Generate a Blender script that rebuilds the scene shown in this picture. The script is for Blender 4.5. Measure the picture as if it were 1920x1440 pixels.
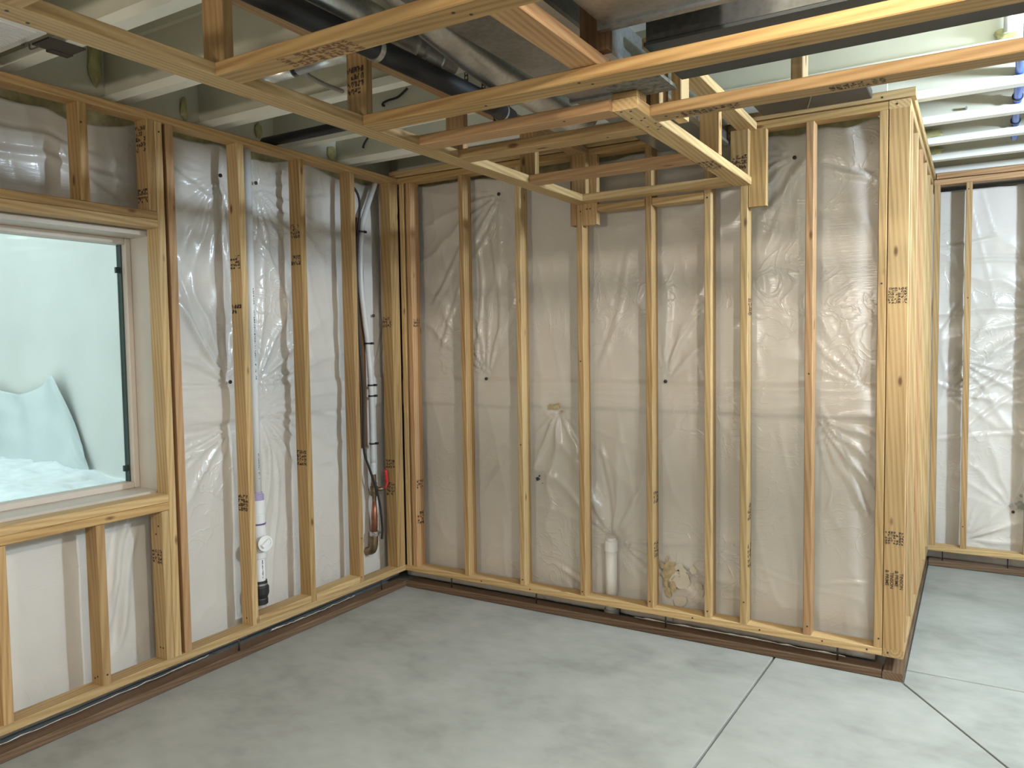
import bpy, bmesh, math, random
import numpy as np
from mathutils import Vector, Matrix

for o in list(bpy.data.objects):
    bpy.data.objects.remove(o)
S = bpy.context.scene
COL = S.collection
random.seed(7)

# ------------------------------------------------------------------ camera
cam_d = bpy.data.cameras.new('camera')
cam = bpy.data.objects.new('camera', cam_d)
COL.objects.link(cam)
R = ((0.85594045, 0.5168761, -0.01431935), (-0.01590813, 0.05400338, 0.99841403), (-0.51682964, 0.85435516, -0.05444621))
cam.matrix_world = Matrix(((R[0][0], R[1][0], -R[2][0], 3.22101), (R[0][1], R[1][1], -R[2][1], -3.92787),
                           (R[0][2], R[1][2], -R[2][2], 1.61388), (0, 0, 0, 1)))
cam_d.sensor_width = 36.0
cam_d.lens = 36.0 * 1437.5 / 1920.0
cam_d.clip_start = 0.02
S.camera = cam
# ------------------------------------------------------------------ light
S.view_settings.view_transform = 'Standard'
S.view_settings.look = 'None'
S.view_settings.use_curve_mapping = False
S.view_settings.gamma = 1.0
S.view_settings.exposure = 0.0
w = bpy.data.worlds.new('world'); S.world = w; w.use_nodes = True
bg = w.node_tree.nodes['Background']
bg.inputs['Color'].default_value = (0.82, 0.95, 1.0, 1)
bg.inputs['Strength'].default_value = 2.1

def area(name, loc, sx, sy, power, col, rot=(0, 0, 0), spread=math.pi):
    d = bpy.data.lights.new(name, 'AREA'); d.shape = 'RECTANGLE'; d.size = sx; d.size_y = sy
    d.energy = power; d.color = col; d.spread = spread
    o = bpy.data.objects.new(name, d); o.location = loc; o.rotation_euler = rot; COL.objects.link(o)
    return o
def bulb(name, loc, power, col, r=0.05):
    d = bpy.data.lights.new(name, 'POINT'); d.energy = power; d.color = col; d.shadow_soft_size = r
    o = bpy.data.objects.new(name, d); o.location = loc; COL.objects.link(o)
    return o
WARM = (1.0, 0.86, 0.68); NEUT = (1.0, 0.93, 0.84); COOL = (0.68, 0.84, 1.0)
bulb('ceiling_bulb', (3.56, -2.78, 2.63), 138, (1.0, 0.905, 0.775), 0.05)
bulb('room_bulb', (1.95, -6.2, 1.9), 140, (1.0, 0.91, 0.80), 0.12)
bulb('passage_bulb', (4.6, -0.5, 2.60), 390, COOL, 0.10)
bulb('passage_bulb_rear', (5.4, -4.6, 2.6), 110, COOL, 0.12)

# ------------------------------------------------------------------ materials
def new_mat(name):
    m = bpy.data.materials.new(name); m.use_nodes = True
    nt = m.node_tree
    return m, nt, nt.nodes['Principled BSDF']
def N(nt, kind, **kw):
    n = nt.nodes.new(kind)
    for k, v in kw.items():
        if k in n.inputs: n.inputs[k].default_value = v
        else: setattr(n, k, v)
    return n
def ramp(nt, fac, stops):
    r = nt.nodes.new('ShaderNodeValToRGB')
    e = r.color_ramp.elements
    while len(e) < len(stops): e.new(0.5)
    for i, (p, c) in enumerate(stops):
        e[i].position = p; e[i].color = (c[0], c[1], c[2], 1)
    nt.links.new(fac, r.inputs['Fac'])
    return r
def bump(nt, b, h, strength, dist):
    n = N(nt, 'ShaderNodeBump', Strength=strength, Distance=dist)
    nt.links.new(h, n.inputs['Height'])
    nt.links.new(n.outputs['Normal'], b.inputs['Normal'])
    return n
def flat(name, col, rough=0.5, metal=0.0, spec=0.5, noise=0.12, nscale=9.0):
    m, nt, b = new_mat(name)
    tc = N(nt, 'ShaderNodeTexCoord'); nz = N(nt, 'ShaderNodeTexNoise', Scale=nscale, Detail=5.0)
    nt.links.new(tc.outputs['Object'], nz.inputs['Vector'])
    r = ramp(nt, nz.outputs['Fac'], [(0.25, [c * (1 - noise) for c in col]), (0.75, [min(1, c * (1 + noise)) for c in col])])
    nt.links.new(r.outputs['Color'], b.inputs['Base Color'])
    b.inputs['Roughness'].default_value = rough; b.inputs['Metallic'].default_value = metal
    b.inputs['Specular IOR Level'].default_value = spec
    return m
def wood(name, light, mid, dark, knot=(0.15, 0.07, 0.028), rough=0.6, ringscale=22.0):
    m, nt, b = new_mat(name); L = nt.links.new
    tc = N(nt, 'ShaderNodeTexCoord'); oi = N(nt, 'ShaderNodeObjectInfo')
    mul = N(nt, 'ShaderNodeVectorMath', operation='SCALE')
    comb = N(nt, 'ShaderNodeCombineXYZ')
    for k, v in (('X', 0.07), ('Y', 0.11), ('Z', 23.0)):
        mm = N(nt, 'ShaderNodeMath', operation='MULTIPLY'); mm.inputs[1].default_value = v
        L(oi.outputs['Random'], mm.inputs[0]); L(mm.outputs[0], comb.inputs[k])
    add = N(nt, 'ShaderNodeVectorMath', operation='ADD')
    L(tc.outputs['Object'], add.inputs[0]); L(comb.outputs[0], add.inputs[1])
    mp = N(nt, 'ShaderNodeMapping'); mp.inputs['Scale'].default_value = (1, 1, 0.16); mp.inputs['Rotation'].default_value = (0.20, 0.15, 0)
    L(add.outputs[0], mp.inputs['Vector'])
    wv = N(nt, 'ShaderNodeTexWave', wave_type='RINGS', rings_direction='Z', Scale=ringscale, Distortion=3.2, Detail=2.0)
    wv.inputs['Detail Scale'].default_value = 0.16
    L(mp.outputs[0], wv.inputs['Vector'])
    mp2 = N(nt, 'ShaderNodeMapping'); mp2.inputs['Scale'].default_value = (160, 160, 4)
    L(add.outputs[0], mp2.inputs['Vector'])
    fib = N(nt, 'ShaderNodeTexNoise', Scale=1.0, Detail=3.0); L(mp2.outputs[0], fib.inputs['Vector'])
    mp3 = N(nt, 'ShaderNodeMapping'); mp3.inputs['Scale'].default_value = (9, 9, 1.3)
    L(add.outputs[0], mp3.inputs['Vector'])
    blo = N(nt, 'ShaderNodeTexNoise', Scale=1.0, Detail=2.0); L(mp3.outputs[0], blo.inputs['Vector'])
    s1 = N(nt, 'ShaderNodeMath', operation='MULTIPLY'); s1.inputs[1].default_value = 0.22; L(wv.outputs['Fac'], s1.inputs[0])
    s2 = N(nt, 'ShaderNodeMath', operation='MULTIPLY_ADD'); s2.inputs[1].default_value = 0.42; L(fib.outputs['Fac'], s2.inputs[0]); L(s1.outputs[0], s2.inputs[2])
    s3 = N(nt, 'ShaderNodeMath', operation='MULTIPLY_ADD'); s3.inputs[1].default_value = 0.50; L(blo.outputs['Fac'], s3.inputs[0]); L(s2.outputs[0], s3.inputs[2])
    r = ramp(nt, s3.outputs[0], [(0.28, light), (0.55, mid), (0.88, dark)])
    # knots
    mp4 = N(nt, 'ShaderNodeMapping'); mp4.inputs['Scale'].default_value = (9, 9, 3.4)
    L(add.outputs[0], mp4.inputs['Vector'])
    vo = N(nt, 'ShaderNodeTexVoronoi', Scale=1.0); L(mp4.outputs[0], vo.inputs['Vector'])
    kr = ramp(nt, vo.outputs['Distance'], [(0.05, (1, 1, 1)), (0.11, (0, 0, 0))])
    mix = N(nt, 'ShaderNodeMix', data_type='RGBA')
    L(kr.outputs['Color'], mix.inputs['Factor']); L(r.outputs['Color'], mix.inputs[6]); mix.inputs[7].default_value = (*knot, 1)
    # plank to plank tone
    hs = N(nt, 'ShaderNodeHueSaturation')
    mr = N(nt, 'ShaderNodeMapRange'); mr.inputs['To Min'].default_value = 0.84; mr.inputs['To Max'].default_value = 1.12
    L(oi.outputs['Random'], mr.inputs['Value']); L(mr.outputs[0], hs.inputs['Value']); L(mix.outputs[2], hs.inputs['Color'])
    L(hs.outputs['Color'], b.inputs['Base Color'])
    b.inputs['Roughness'].default_value = rough; b.inputs['Specular IOR Level'].default_value = 0.3
    bump(nt, b, s3.outputs[0], 0.25, 0.0012)
    return m
PINE = wood('pine_tan', (0.52, 0.345, 0.165), (0.44, 0.275, 0.120), (0.27, 0.145, 0.055))
PALE = wood('pine_pale', (0.58, 0.415, 0.215), (0.50, 0.335, 0.155), (0.31, 0.18, 0.072))
PINK = wood('fir_pinkish', (0.53, 0.335, 0.175), (0.45, 0.262, 0.125), (0.29, 0.14, 0.058))
HONEY = wood('fir_honey', (0.51, 0.335, 0.145), (0.42, 0.262, 0.105), (0.25, 0.13, 0.045), ringscale=18.0)
TREATED = wood('treated_brown', (0.20, 0.125, 0.075), (0.135, 0.080, 0.046), (0.065, 0.036, 0.02), ringscale=26.0)
BROWNSHADE = wood('brown_and_shaded_board', (0.20, 0.11, 0.05), (0.15, 0.08, 0.035), (0.08, 0.04, 0.02))  # brown of the backing board; on hanger posts it paints their shade
WOODS = [PINE, PINE, PALE, PINK, HONEY]

def mat_plastic():
    m, nt, b = new_mat('poly_vapor_sheet'); L = nt.links.new
    tc = N(nt, 'ShaderNodeTexCoord')
    nz = N(nt, 'ShaderNodeTexNoise', Scale=2.2, Detail=4.0); L(tc.outputs['Object'], nz.inputs['Vector'])
    r = ramp(nt, nz.outputs['Fac'], [(0.3, (0.62, 0.575, 0.515)), (0.7, (0.675, 0.63, 0.575))])
    L(r.outputs['Color'], b.inputs['Base Color'])
    b.inputs['Roughness'].default_value = 0.36; b.inputs['Specular IOR Level'].default_value = 0.45
    b.inputs['Coat Weight'].default_value = 0.6; b.inputs['Coat Roughness'].default_value = 0.16
    mp = N(nt, 'ShaderNodeMapping'); mp.inputs['Scale'].default_value = (9, 9, 120)
    L(tc.outputs['Object'], mp.inputs['Vector'])
    n1 = N(nt, 'ShaderNodeTexNoise', Scale=1.0, Detail=4.0, Distortion=0.8); L(mp.outputs[0], n1.inputs['Vector'])
    n2 = N(nt, 'ShaderNodeTexNoise', Scale=5.5, Detail=3.0, Distortion=1.6); L(tc.outputs['Object'], n2.inputs['Vector'])
    sub = N(nt, 'ShaderNodeMath', operation='SUBTRACT'); sub.inputs[1].default_value = 0.5; L(n2.outputs['Fac'], sub.inputs[0])
    ab_ = N(nt, 'ShaderNodeMath', operation='ABSOLUTE'); L(sub.outputs[0], ab_.inputs[0])
    cr = ramp(nt, ab_.outputs[0], [(0.0, (1, 1, 1)), (0.035, (0.25, 0.25, 0.25)), (0.12, (0, 0, 0))])
    n4 = N(nt, 'ShaderNodeTexNoise', Scale=1.5, Detail=2.0); L(tc.outputs['Object'], n4.inputs['Vector'])
    mk = ramp(nt, n4.outputs['Fac'], [(0.48, (0, 0, 0)), (0.66, (1, 1, 1))])
    m1 = N(nt, 'ShaderNodeMath', operation='MULTIPLY'); L(cr.outputs['Color'], m1.inputs[0]); L(mk.outputs['Color'], m1.inputs[1])
    a = N(nt, 'ShaderNodeMath', operation='MULTIPLY_ADD'); a.inputs[1].default_value = 0.22
    L(n1.outputs['Fac'], a.inputs[0]); L(m1.outputs[0], a.inputs[2])
    bp = bump(nt, b, a.outputs[0], 0.45, 0.006)
    L(bp.outputs['Normal'], b.inputs['Coat Normal'])
    return m
POLY = mat_plastic()
def mat_concrete():
    m, nt, b = new_mat('concrete_slab'); L = nt.links.new
    tc = N(nt, 'ShaderNodeTexCoord')
    n1 = N(nt, 'ShaderNodeTexNoise', Scale=2.2, Detail=9.0, Distortion=0.5); L(tc.outputs['Object'], n1.inputs['Vector'])
    mp = N(nt, 'ShaderNodeMapping'); mp.inputs['Scale'].default_value = (9, 13, 6); mp.inputs['Rotation'].default_value = (0, 0, 0.6)
    L(tc.outputs['Object'], mp.inputs['Vector'])
    n2 = N(nt, 'ShaderNodeTexNoise', Scale=1.0, Detail=8.0); L(mp.outputs[0], n2.inputs['Vector'])
    a = N(nt, 'ShaderNodeMath', operation='MULTIPLY_ADD'); a.inputs[1].default_value = 0.5
    L(n2.outputs['Fac'], a.inputs[0]); L(n1.outputs['Fac'], a.inputs[2])
    r = ramp(nt, a.outputs[0], [(0.50, (0.265, 0.267, 0.240)), (0.75, (0.345, 0.347, 0.315)), (1.0, (0.41, 0.41, 0.378))])
    L(r.outputs['Color'], b.inputs['Base Color'])
    b.inputs['Roughness'].default_value = 0.5; b.inputs['Specular IOR Level'].default_value = 0.35
    n3 = N(nt, 'ShaderNodeTexNoise', Scale=60.0, Detail=3.0); L(tc.outputs['Object'], n3.inputs['Vector'])
    bump(nt, b, n3.outputs['Fac'], 0.12, 0.002)
    return m
SLAB = mat_concrete()
def mat_galv(lo, hi):
    m, nt, b = new_mat('galvanized_steel'); L = nt.links.new
    tc = N(nt, 'ShaderNodeTexCoord')
    v = N(nt, 'ShaderNodeTexVoronoi', Scale=60.0); L(tc.outputs['Object'], v.inputs['Vector'])
    n = N(nt, 'ShaderNodeTexNoise', Scale=5.0, Detail=4.0); L(tc.outputs['Object'], n.inputs['Vector'])
    a = N(nt, 'ShaderNodeMath', operation='MULTIPLY_ADD'); a.inputs[1].default_value = 0.35
    L(v.outputs['Distance'], a.inputs[0]); L(n.outputs['Fac'], a.inputs[2])
    r = ramp(nt, a.outputs[0], [(0.3, lo), (0.9, hi)])
    L(r.outputs['Color'], b.inputs['Base Color'])
    b.inputs['Metallic'].default_value = 0.9; b.inputs['Roughness'].default_value = 0.32
    return m
GALV = mat_galv((0.20, 0.21, 0.215), (0.40, 0.41, 0.41)); GALVL = mat_galv((0.50, 0.50, 0.49), (0.72, 0.72, 0.70))
PAINTLIT = flat('bounce_lit_flange_paint', (0.86, 0.84, 0.75), 0.6, noise=0.05, nscale=3.0)  # joist paint, lightened to carry the floor bounce on bottom flanges
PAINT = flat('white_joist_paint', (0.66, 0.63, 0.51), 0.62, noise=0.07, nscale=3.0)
DECKM = flat('painted_subfloor', (0.66, 0.65, 0.56), 0.7, noise=0.1, nscale=4.0)
FOAM = flat('spray_foam_yellow', (0.50, 0.46, 0.22), 0.8, noise=0.25, nscale=18)
INSUL = flat('fiberglass_batt', (0.55, 0.48, 0.27), 0.95, noise=0.35, nscale=22)
CONCW = flat('foundation_concrete', (0.40, 0.39, 0.36), 0.85, noise=0.15, nscale=5)
DRYW = flat('offwhite_board', (0.62, 0.59, 0.53), 0.8, noise=0.05)
VINYL = flat('window_vinyl', (0.58, 0.515, 0.445), 0.42, noise=0.04, nscale=6)  # white vinyl with the warm room light put into its beige
PVC = flat('white_pvc', (0.78, 0.77, 0.75), 0.32, noise=0.04)
PEX = flat('translucent_white_pex', (0.62, 0.60, 0.57), 0.35, noise=0.05)
PURPLE = flat('primer_purple', (0.40, 0.33, 0.50), 0.4)
BLACKP = flat('black_abs', (0.008, 0.008, 0.009), 0.5, noise=0.2)
RUBBER = flat('black_rubber', (0.02, 0.02, 0.021), 0.5)
BLACKC = flat('black_cable', (0.018, 0.016, 0.016), 0.5)
INK = flat('lumber_ink', (0.055, 0.035, 0.025), 0.8)
INKRED = flat('lumber_ink_brown', (0.19, 0.085, 0.05), 0.8)
NAILM = flat('nail_head', (0.05, 0.04, 0.035), 0.5, metal=0.4)
BRASS = flat('aged_brass', (0.24, 0.17, 0.10), 0.42, metal=0.8, noise=0.3, nscale=30)
COPPER = flat('copper', (0.36, 0.14, 0.075), 0.4, metal=0.7, noise=0.25, nscale=30)
STEEL = flat('bright_steel', (0.55, 0.54, 0.52), 0.3, metal=0.9)
REDH = flat('red_handle', (0.55, 0.02, 0.03), 0.35)
BLUEP = flat('blue_tube', (0.02, 0.10, 0.55), 0.35)
GREYC = flat('grey_conduit', (0.34, 0.335, 0.31), 0.45, metal=0.4)
DARKMET = flat('dark_metal', (0.09, 0.085, 0.08), 0.45, metal=0.5)
DARKREFL = flat('dark_reflection_blue_grey', (0.06, 0.068, 0.07), 0.55, metal=0.2)  # trunk underside: its dark reflection is put into the colour
OSBM = flat('grey_osb', (0.16, 0.145, 0.115), 0.85, noise=0.7, nscale=45)
GASKET = flat('window_gasket', (0.025, 0.05, 0.045), 0.5)
SNOW = flat('packed_snow', (0.86, 0.89, 0.91), 0.6, noise=0.09, nscale=16)
WELLM = flat('well_liner', (0.74, 0.735, 0.69), 0.6, noise=0.07, nscale=2.2)
TARPM = flat('pale_tarp', (0.68, 0.735, 0.73), 0.35, noise=0.06, nscale=5)
TORN = flat('torn_backing', (0.50, 0.40, 0.24), 0.8, noise=0.3, nscale=40)
def mat_glass():
    m, nt, b = new_mat('tinted_pane')
    nt.nodes.remove(b)
    out = nt.nodes['Material Output']
    tr = N(nt, 'ShaderNodeBsdfTransparent'); tr.inputs['Color'].default_value = (0.925, 0.975, 0.962, 1)
    gl = N(nt, 'ShaderNodeBsdfGlossy'); gl.inputs['Roughness'].default_value = 0.02
    fr = N(nt, 'ShaderNodeFresnel', IOR=1.25)
    mx = N(nt, 'ShaderNodeMixShader')
    nt.links.new(fr.outputs[0], mx.inputs['Fac']); nt.links.new(tr.outputs[0], mx.inputs[1]); nt.links.new(gl.outputs[0], mx.inputs[2])
    nt.links.new(mx.outputs[0], out.inputs['Surface'])
    return m
PANE = mat_glass()

# ------------------------------------------------------------------ helpers
def thing(name, loc, label, cat, group=None, kind=None):
    o = bpy.data.objects.new(name, None); o.location = loc; o.empty_display_size = 0.1; COL.objects.link(o)
    tag(o, label, cat, group, kind)
    return o
def tag(o, label=None, cat=None, group=None, kind=None):
    if label: o['label'] = label
    if cat: o['category'] = cat
    if group: o['group'] = group
    if kind: o['kind'] = kind
    return o
def world_loc(p):
    v = Vector((0, 0, 0))
    while p is not None: v += p.location; p = p.parent
    return v
def link(name, me, mat, parent=None, loc=(0, 0, 0), rot=None, smooth=False):
    if mat is not None and not me.materials: me.materials.append(mat)
    o = bpy.data.objects.new(name, me); COL.objects.link(o)
    l = Vector(loc)
    if parent is not None:
        l = l - world_loc(parent); o.parent = parent
    o.location = l
    if rot is not None: o.rotation_euler = rot
    if smooth:
        for p in me.polygons: p.use_smooth = True
    return o
def prism_mesh(name, w, d, length, c=0.003):
    """chamfered stick, cross-section w (x) by d (y), along z, centred"""
    a, b, z = w / 2, d / 2, length / 2
    ring = [(a - c, -b), (a, -b + c), (a, b - c), (a - c, b), (-a + c, b), (-a, b - c), (-a, -b + c), (-a + c, -b)]
    vs = [(x, y, -z) for x, y in ring] + [(x, y, z) for x, y in ring]
    fs = [[i, (i + 1) % 8, 8 + (i + 1) % 8, 8 + i] for i in range(8)]
    fs += [list(range(7, -1, -1)), list(range(8, 16))]
    me = bpy.data.meshes.new(name); me.from_pydata(vs, [], fs); me.update()
    return me
MESH = {}
def stick(name, parent, xr, yr, zr, mat=None, axis=None, c=0.003):
    dx, dy, dz = xr[1] - xr[0], yr[1] - yr[0], zr[1] - zr[0]
    cen = ((xr[0] + xr[1]) / 2, (yr[0] + yr[1]) / 2, (zr[0] + zr[1]) / 2)
    if axis is None: axis = 'xyz'[[dx, dy, dz].index(max(dx, dy, dz))]
    if mat is None: mat = random.choice(WOODS)
    if axis == 'z': dims, rot = (dx, dy, dz), (0, 0, 0)
    elif axis == 'x': dims, rot = (dz, dy, dx), (0, math.pi / 2, 0)
    else: dims, rot = (dx, dz, dy), (-math.pi / 2, 0, 0)
    key = (round(dims[0], 4), round(dims[1], 4), round(dims[2], 4), mat.name, c)
    if key not in MESH: MESH[key] = prism_mesh(name, *dims, c=c)
    return link(name, MESH[key], mat, parent, cen, rot)
def bm_obj(name, bm, mat, parent=None, loc=(0, 0, 0), smooth=False, rot=None):
    me = bpy.data.meshes.new(name); bm.to_mesh(me); bm.free()
    return link(name, me, mat, parent, loc, rot, smooth)
def bm_box(bm, lo, hi):
    r = bmesh.ops.create_cube(bm, size=1.0)
    for v in r['verts']:
        v.co = Vector([lo[i] + (v.co[i] + 0.5) * (hi[i] - lo[i]) for i in range(3)])
    return r['verts']
def boxes(name, lst, mat, parent=None, bevel=0.0, **k):
    """several boxes of one piece, world coordinates"""
    bm = bmesh.new()
    for lo, hi in lst: bm_box(bm, lo, hi)
    if bevel: bmesh.ops.bevel(bm, geom=list(bm.edges), offset=bevel, segments=1, affect='EDGES')
    base = Vector(lst[0][0])
    for v in bm.verts: v.co -= base
    return bm_obj(name, bm, mat, parent, base, **k)
def curve_pts(pts, n):
    """Catmull-Rom through pts"""
    P = [Vector(p) for p in pts]; out = []
    for i in range(len(P) - 1):
        p0 = P[max(i - 1, 0)]; p1 = P[i]; p2 = P[i + 1]; p3 = P[min(i + 2, len(P) - 1)]
        for k in range(n):
            t = k / n
            out.append(0.5 * ((2 * p1) + (-p0 + p2) * t + (2 * p0 - 5 * p1 + 4 * p2 - p3) * t * t + (-p0 + 3 * p1 - 3 * p2 + p3) * t ** 3))
    out.append(P[-1]); return out
def tube(name, pts, r, mat, parent=None, seg=16, smooth_n=0, cap=True):
    """r is one radius or a list, one per point"""
    P = [Vector(p) for p in pts]
    if smooth_n:
        rr = r if isinstance(r, (list, tuple)) else [r] * len(P)
        Q = curve_pts(P, smooth_n); rad = []
        for i in range(len(P) - 1):
            for k in range(smooth_n): rad.append(rr[i] + (rr[i + 1] - rr[i]) * k / smooth_n)
        rad.append(rr[-1]); P = Q; r = rad
    if not isinstance(r, (list, tuple)): r = [r] * len(P)
    base = P[0].copy(); vs = []; fs = []
    prev = None
    for i, p in enumerate(P):
        a = P[max(i - 1, 0)]; b = P[min(i + 1, len(P) - 1)]
        t = b - a
        if t.length < 1e-7:
            a = P[max(i - 2, 0)]; b = P[min(i + 2, len(P) - 1)]; t = b - a
        t.normalize()
        if prev is None:
            prev = t.orthogonal().normalized()
        u = (prev - t * prev.dot(t)).normalized(); prev = u; v = t.cross(u)
        for k in range(seg):
            an = 2 * math.pi * k / seg
            vs.append(p - base + (u * math.cos(an) + v * math.sin(an)) * r[i])
    n = len(P)
    for i in range(n - 1):
        for k in range(seg):
            fs.append([i * seg + k, i * seg + (k + 1) % seg, (i + 1) * seg + (k + 1) % seg, (i + 1) * seg + k])
    if cap:
        fs.append(list(range(seg - 1, -1, -1))); fs.append([(n - 1) * seg + k for k in range(seg)])
    me = bpy.data.meshes.new(name); me.from_pydata(vs, [], fs); me.update()
    for p in me.polygons: p.use_smooth = len(p.vertices) == 4
    return link(name, me, mat, parent, base)
def lathe(name, origin, axis, prof, mat, parent=None, seg=24):
    """prof: list of (distance along axis, radius); repeat a distance for a sharp step"""
    ax = Vector(axis).normalized(); o = Vector(origin)
    u = ax.orthogonal().normalized(); v = ax.cross(u)
    vs = []; fs = []
    for d, r in prof:
        for k in range(seg):
            an = 2 * math.pi * k / seg
            vs.append(ax * d + (u * math.cos(an) + v * math.sin(an)) * max(r, 0.0005))
    n = len(prof)
    for i in range(n - 1):
        for k in range(seg):
            fs.append([i * seg + k, i * seg + (k + 1) % seg, (i + 1) * seg + (k + 1) % seg, (i + 1) * seg + k])
    fs.append(list(range(seg - 1, -1, -1))); fs.append([(n - 1) * seg + k for k in range(seg)])
    me = bpy.data.meshes.new(name); me.from_pydata(vs, [], fs); me.update()
    return link(name, me, mat, parent, o)
def stamp(parent, org, ud, vd, w, h, rows, cols, seed, mat=None):
    """worn grade stamp: rows of small block characters, printed flat on the wood"""
    rnd = random.Random(seed); ud = Vector(ud); vd = Vector(vd); org = Vector(org)
    nrm = ud.cross(vd).normalized() * 0.0006
    vs = []; fs = []
    cw, ch = w / cols, h / rows
    for i in range(rows):
        for j in range(cols):
            if rnd.random() < 0.10: continue
            for a in range(3):
                for b in range(3):
                    if rnd.random() < 0.42: continue
                    x0 = j * cw + (0.08 + a * 0.26) * cw; y0 = i * ch + (0.1 + b * 0.26) * ch
                    q = [(x0, y0), (x0 + 0.27 * cw, y0), (x0 + 0.27 * cw, y0 + 0.27 * ch), (x0, y0 + 0.27 * ch)]
                    s = len(vs)
                    vs += [ud * x + vd * y + nrm for x, y in q]; fs.append([s, s + 1, s + 2, s + 3])
    me = bpy.data.meshes.new('grade_stamp'); me.from_pydata(vs, [], fs); me.update()
    return tag(link('grade_stamp', me, mat or INK, parent, org), kind='stuff')
def words(parent, txt, org, ud, vd, size, mat=INK):
    c = bpy.data.curves.new('grade_stamp', 'FONT'); c.body = txt; c.size = size; c.offset = 0.0004
    t = bpy.data.objects.new('tmp', c); COL.objects.link(t)
    dg = bpy.context.evaluated_depsgraph_get(); me = bpy.data.meshes.new_from_object(t.evaluated_get(dg))
    bpy.data.objects.remove(t); me.name = 'grade_stamp'
    ud = Vector(ud); vd = Vector(vd); n = ud.cross(vd)
    M = Matrix((ud, vd, n)).transposed()
    for v in me.vertices: v.co = M @ v.co
    me.materials.clear()
    return tag(link('grade_stamp', me, mat, parent, Vector(org) + n * 0.0008), kind='stuff')
def nails(parent, pts, axis):
    """nail heads set in a member"""
    for p in pts:
        lathe('nail_head', p, axis, [(-0.001, 0.0045), (0.0012, 0.0045)], NAILM, parent, seg=8)

# ------------------------------------------------------------------ floor, walls, ceiling
floor = thing('floor', (0, 0, 0), None, None, kind='structure')
def slab(poly, name='slab'):
    bm = bmesh.new(); vs = [bm.verts.new((x, y, 0)) for x, y in poly]
    f = bm.faces.new(vs)
    r = bmesh.ops.extrude_face_region(bm, geom=[f])
    for v in r['geom']:
        if isinstance(v, bmesh.types.BMVert): v.co.z = -0.12
    bmesh.ops.recalc_face_normals(bm, faces=list(bm.faces))
    top = [e for e in bm.edges if all(abs(v.co.z) < 1e-6 for v in e.verts)]
    bmesh.ops.bevel(bm, geom=top, offset=0.002, segments=1, affect='EDGES')
    return bm_obj(name, bm, SLAB, floor)
g = 0.0055
slab([(-0.3, -8), (2.335 - g, -8), (2.335 - g, -1.2), (2.372 - g, 0.0), (2.372 - g, 2.6), (-0.3, 2.6)])
k = (3.35 - 2.953) / 0.602
slab([(2.335 + g, -8), (2.953 + 8 * k - g, -8), (2.953 - g, 0.0), (2.953 - g, 0.16), (2.953 - g, 2.6), (2.372 + g, 2.6), (2.372 + g, 0.0), (2.335 + g, -1.2)])
slab([(2.953 + g, 0.0), (2.953 + 8 * k + g, -8), (9, -8), (9, 0.16 - g), (2.953 + g, 0.16 - g)])
slab([(2.953 + g, 0.16 + g), (9, 0.16 + g), (9, 2.6), (2.953 + g, 2.6)])
boxes('joint_bed', [((-0.3, -8, -0.125), (9, 2.6, -0.02))], CONCW, floor)

OUT = 2.96
WY0, WY1, WZ0, WZ1 = -3.35, -1.695, 0.935, 2.135      # window opening
wl = boxes('wall_left', [((-0.365, -8, -0.1), (-0.30, WY0, 3.05)), ((-0.365, WY1, -0.1), (-0.30, 0.6, 3.05)),
                         ((-0.365, WY0, -0.1), (-0.30, WY1, WZ0)), ((-0.365, WY0, WZ1), (-0.30, WY1, 3.05))], CONCW); tag(wl, kind='structure')
wb = boxes('wall_back', [((-0.48, 0.36, -0.1), (2.62, 0.52, 3.05))], CONCW); tag(wb, kind='structure')
wj = boxes('wall_jog', [((2.50, 0.52, -0.1), (2.62, 2.6, 3.05))], CONCW); tag(wj, kind='structure')
wf = boxes('wall_far', [((2.5, 2.50, -0.1), (9, 2.62, 3.05))], CONCW); tag(wf, kind='structure')
wr = boxes('wall_right', [((9, -8, -0.1), (9.12, 2.62, 3.05))], DRYW); tag(wr, kind='structure')
wn = boxes('wall_near', [((-0.48, -8.12, -0.1), (9.12, -8, 3.05))], DRYW); tag(wn, kind='structure')

ceil = thing('ceiling', (0, 0, 2.74), None, None, kind='structure')
boxes('subfloor', [((-0.48, -8.1, 3.04), (9.1, 2.6, 3.07))], DECKM, ceil)
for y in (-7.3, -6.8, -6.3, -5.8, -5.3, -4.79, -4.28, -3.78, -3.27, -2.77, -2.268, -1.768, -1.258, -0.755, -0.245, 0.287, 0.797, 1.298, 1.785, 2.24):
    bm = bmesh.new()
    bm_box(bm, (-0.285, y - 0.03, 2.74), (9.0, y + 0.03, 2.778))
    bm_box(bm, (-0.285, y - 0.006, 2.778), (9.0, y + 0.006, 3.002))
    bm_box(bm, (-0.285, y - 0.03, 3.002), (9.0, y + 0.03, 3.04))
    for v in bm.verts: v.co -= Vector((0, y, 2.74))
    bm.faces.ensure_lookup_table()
    for f in bm.faces: f.material_index = 1 if f.index < 6 else 0  # bottom flange takes the bounce-lightened paint
    jo = bm_obj('joist', bm, PAINT, ceil, (0, y, 2.74)); jo.data.materials.append(PAINTLIT)
boxes('rim_board', [((-0.298, -8, 2.66), (-0.287, 0.5, 3.04))], PAINT, ceil)
boxes('rim_board', [((-0.16, 0.20, 2.735), (2.84, 0.235, 3.04))], PAINT, ceil)

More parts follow.
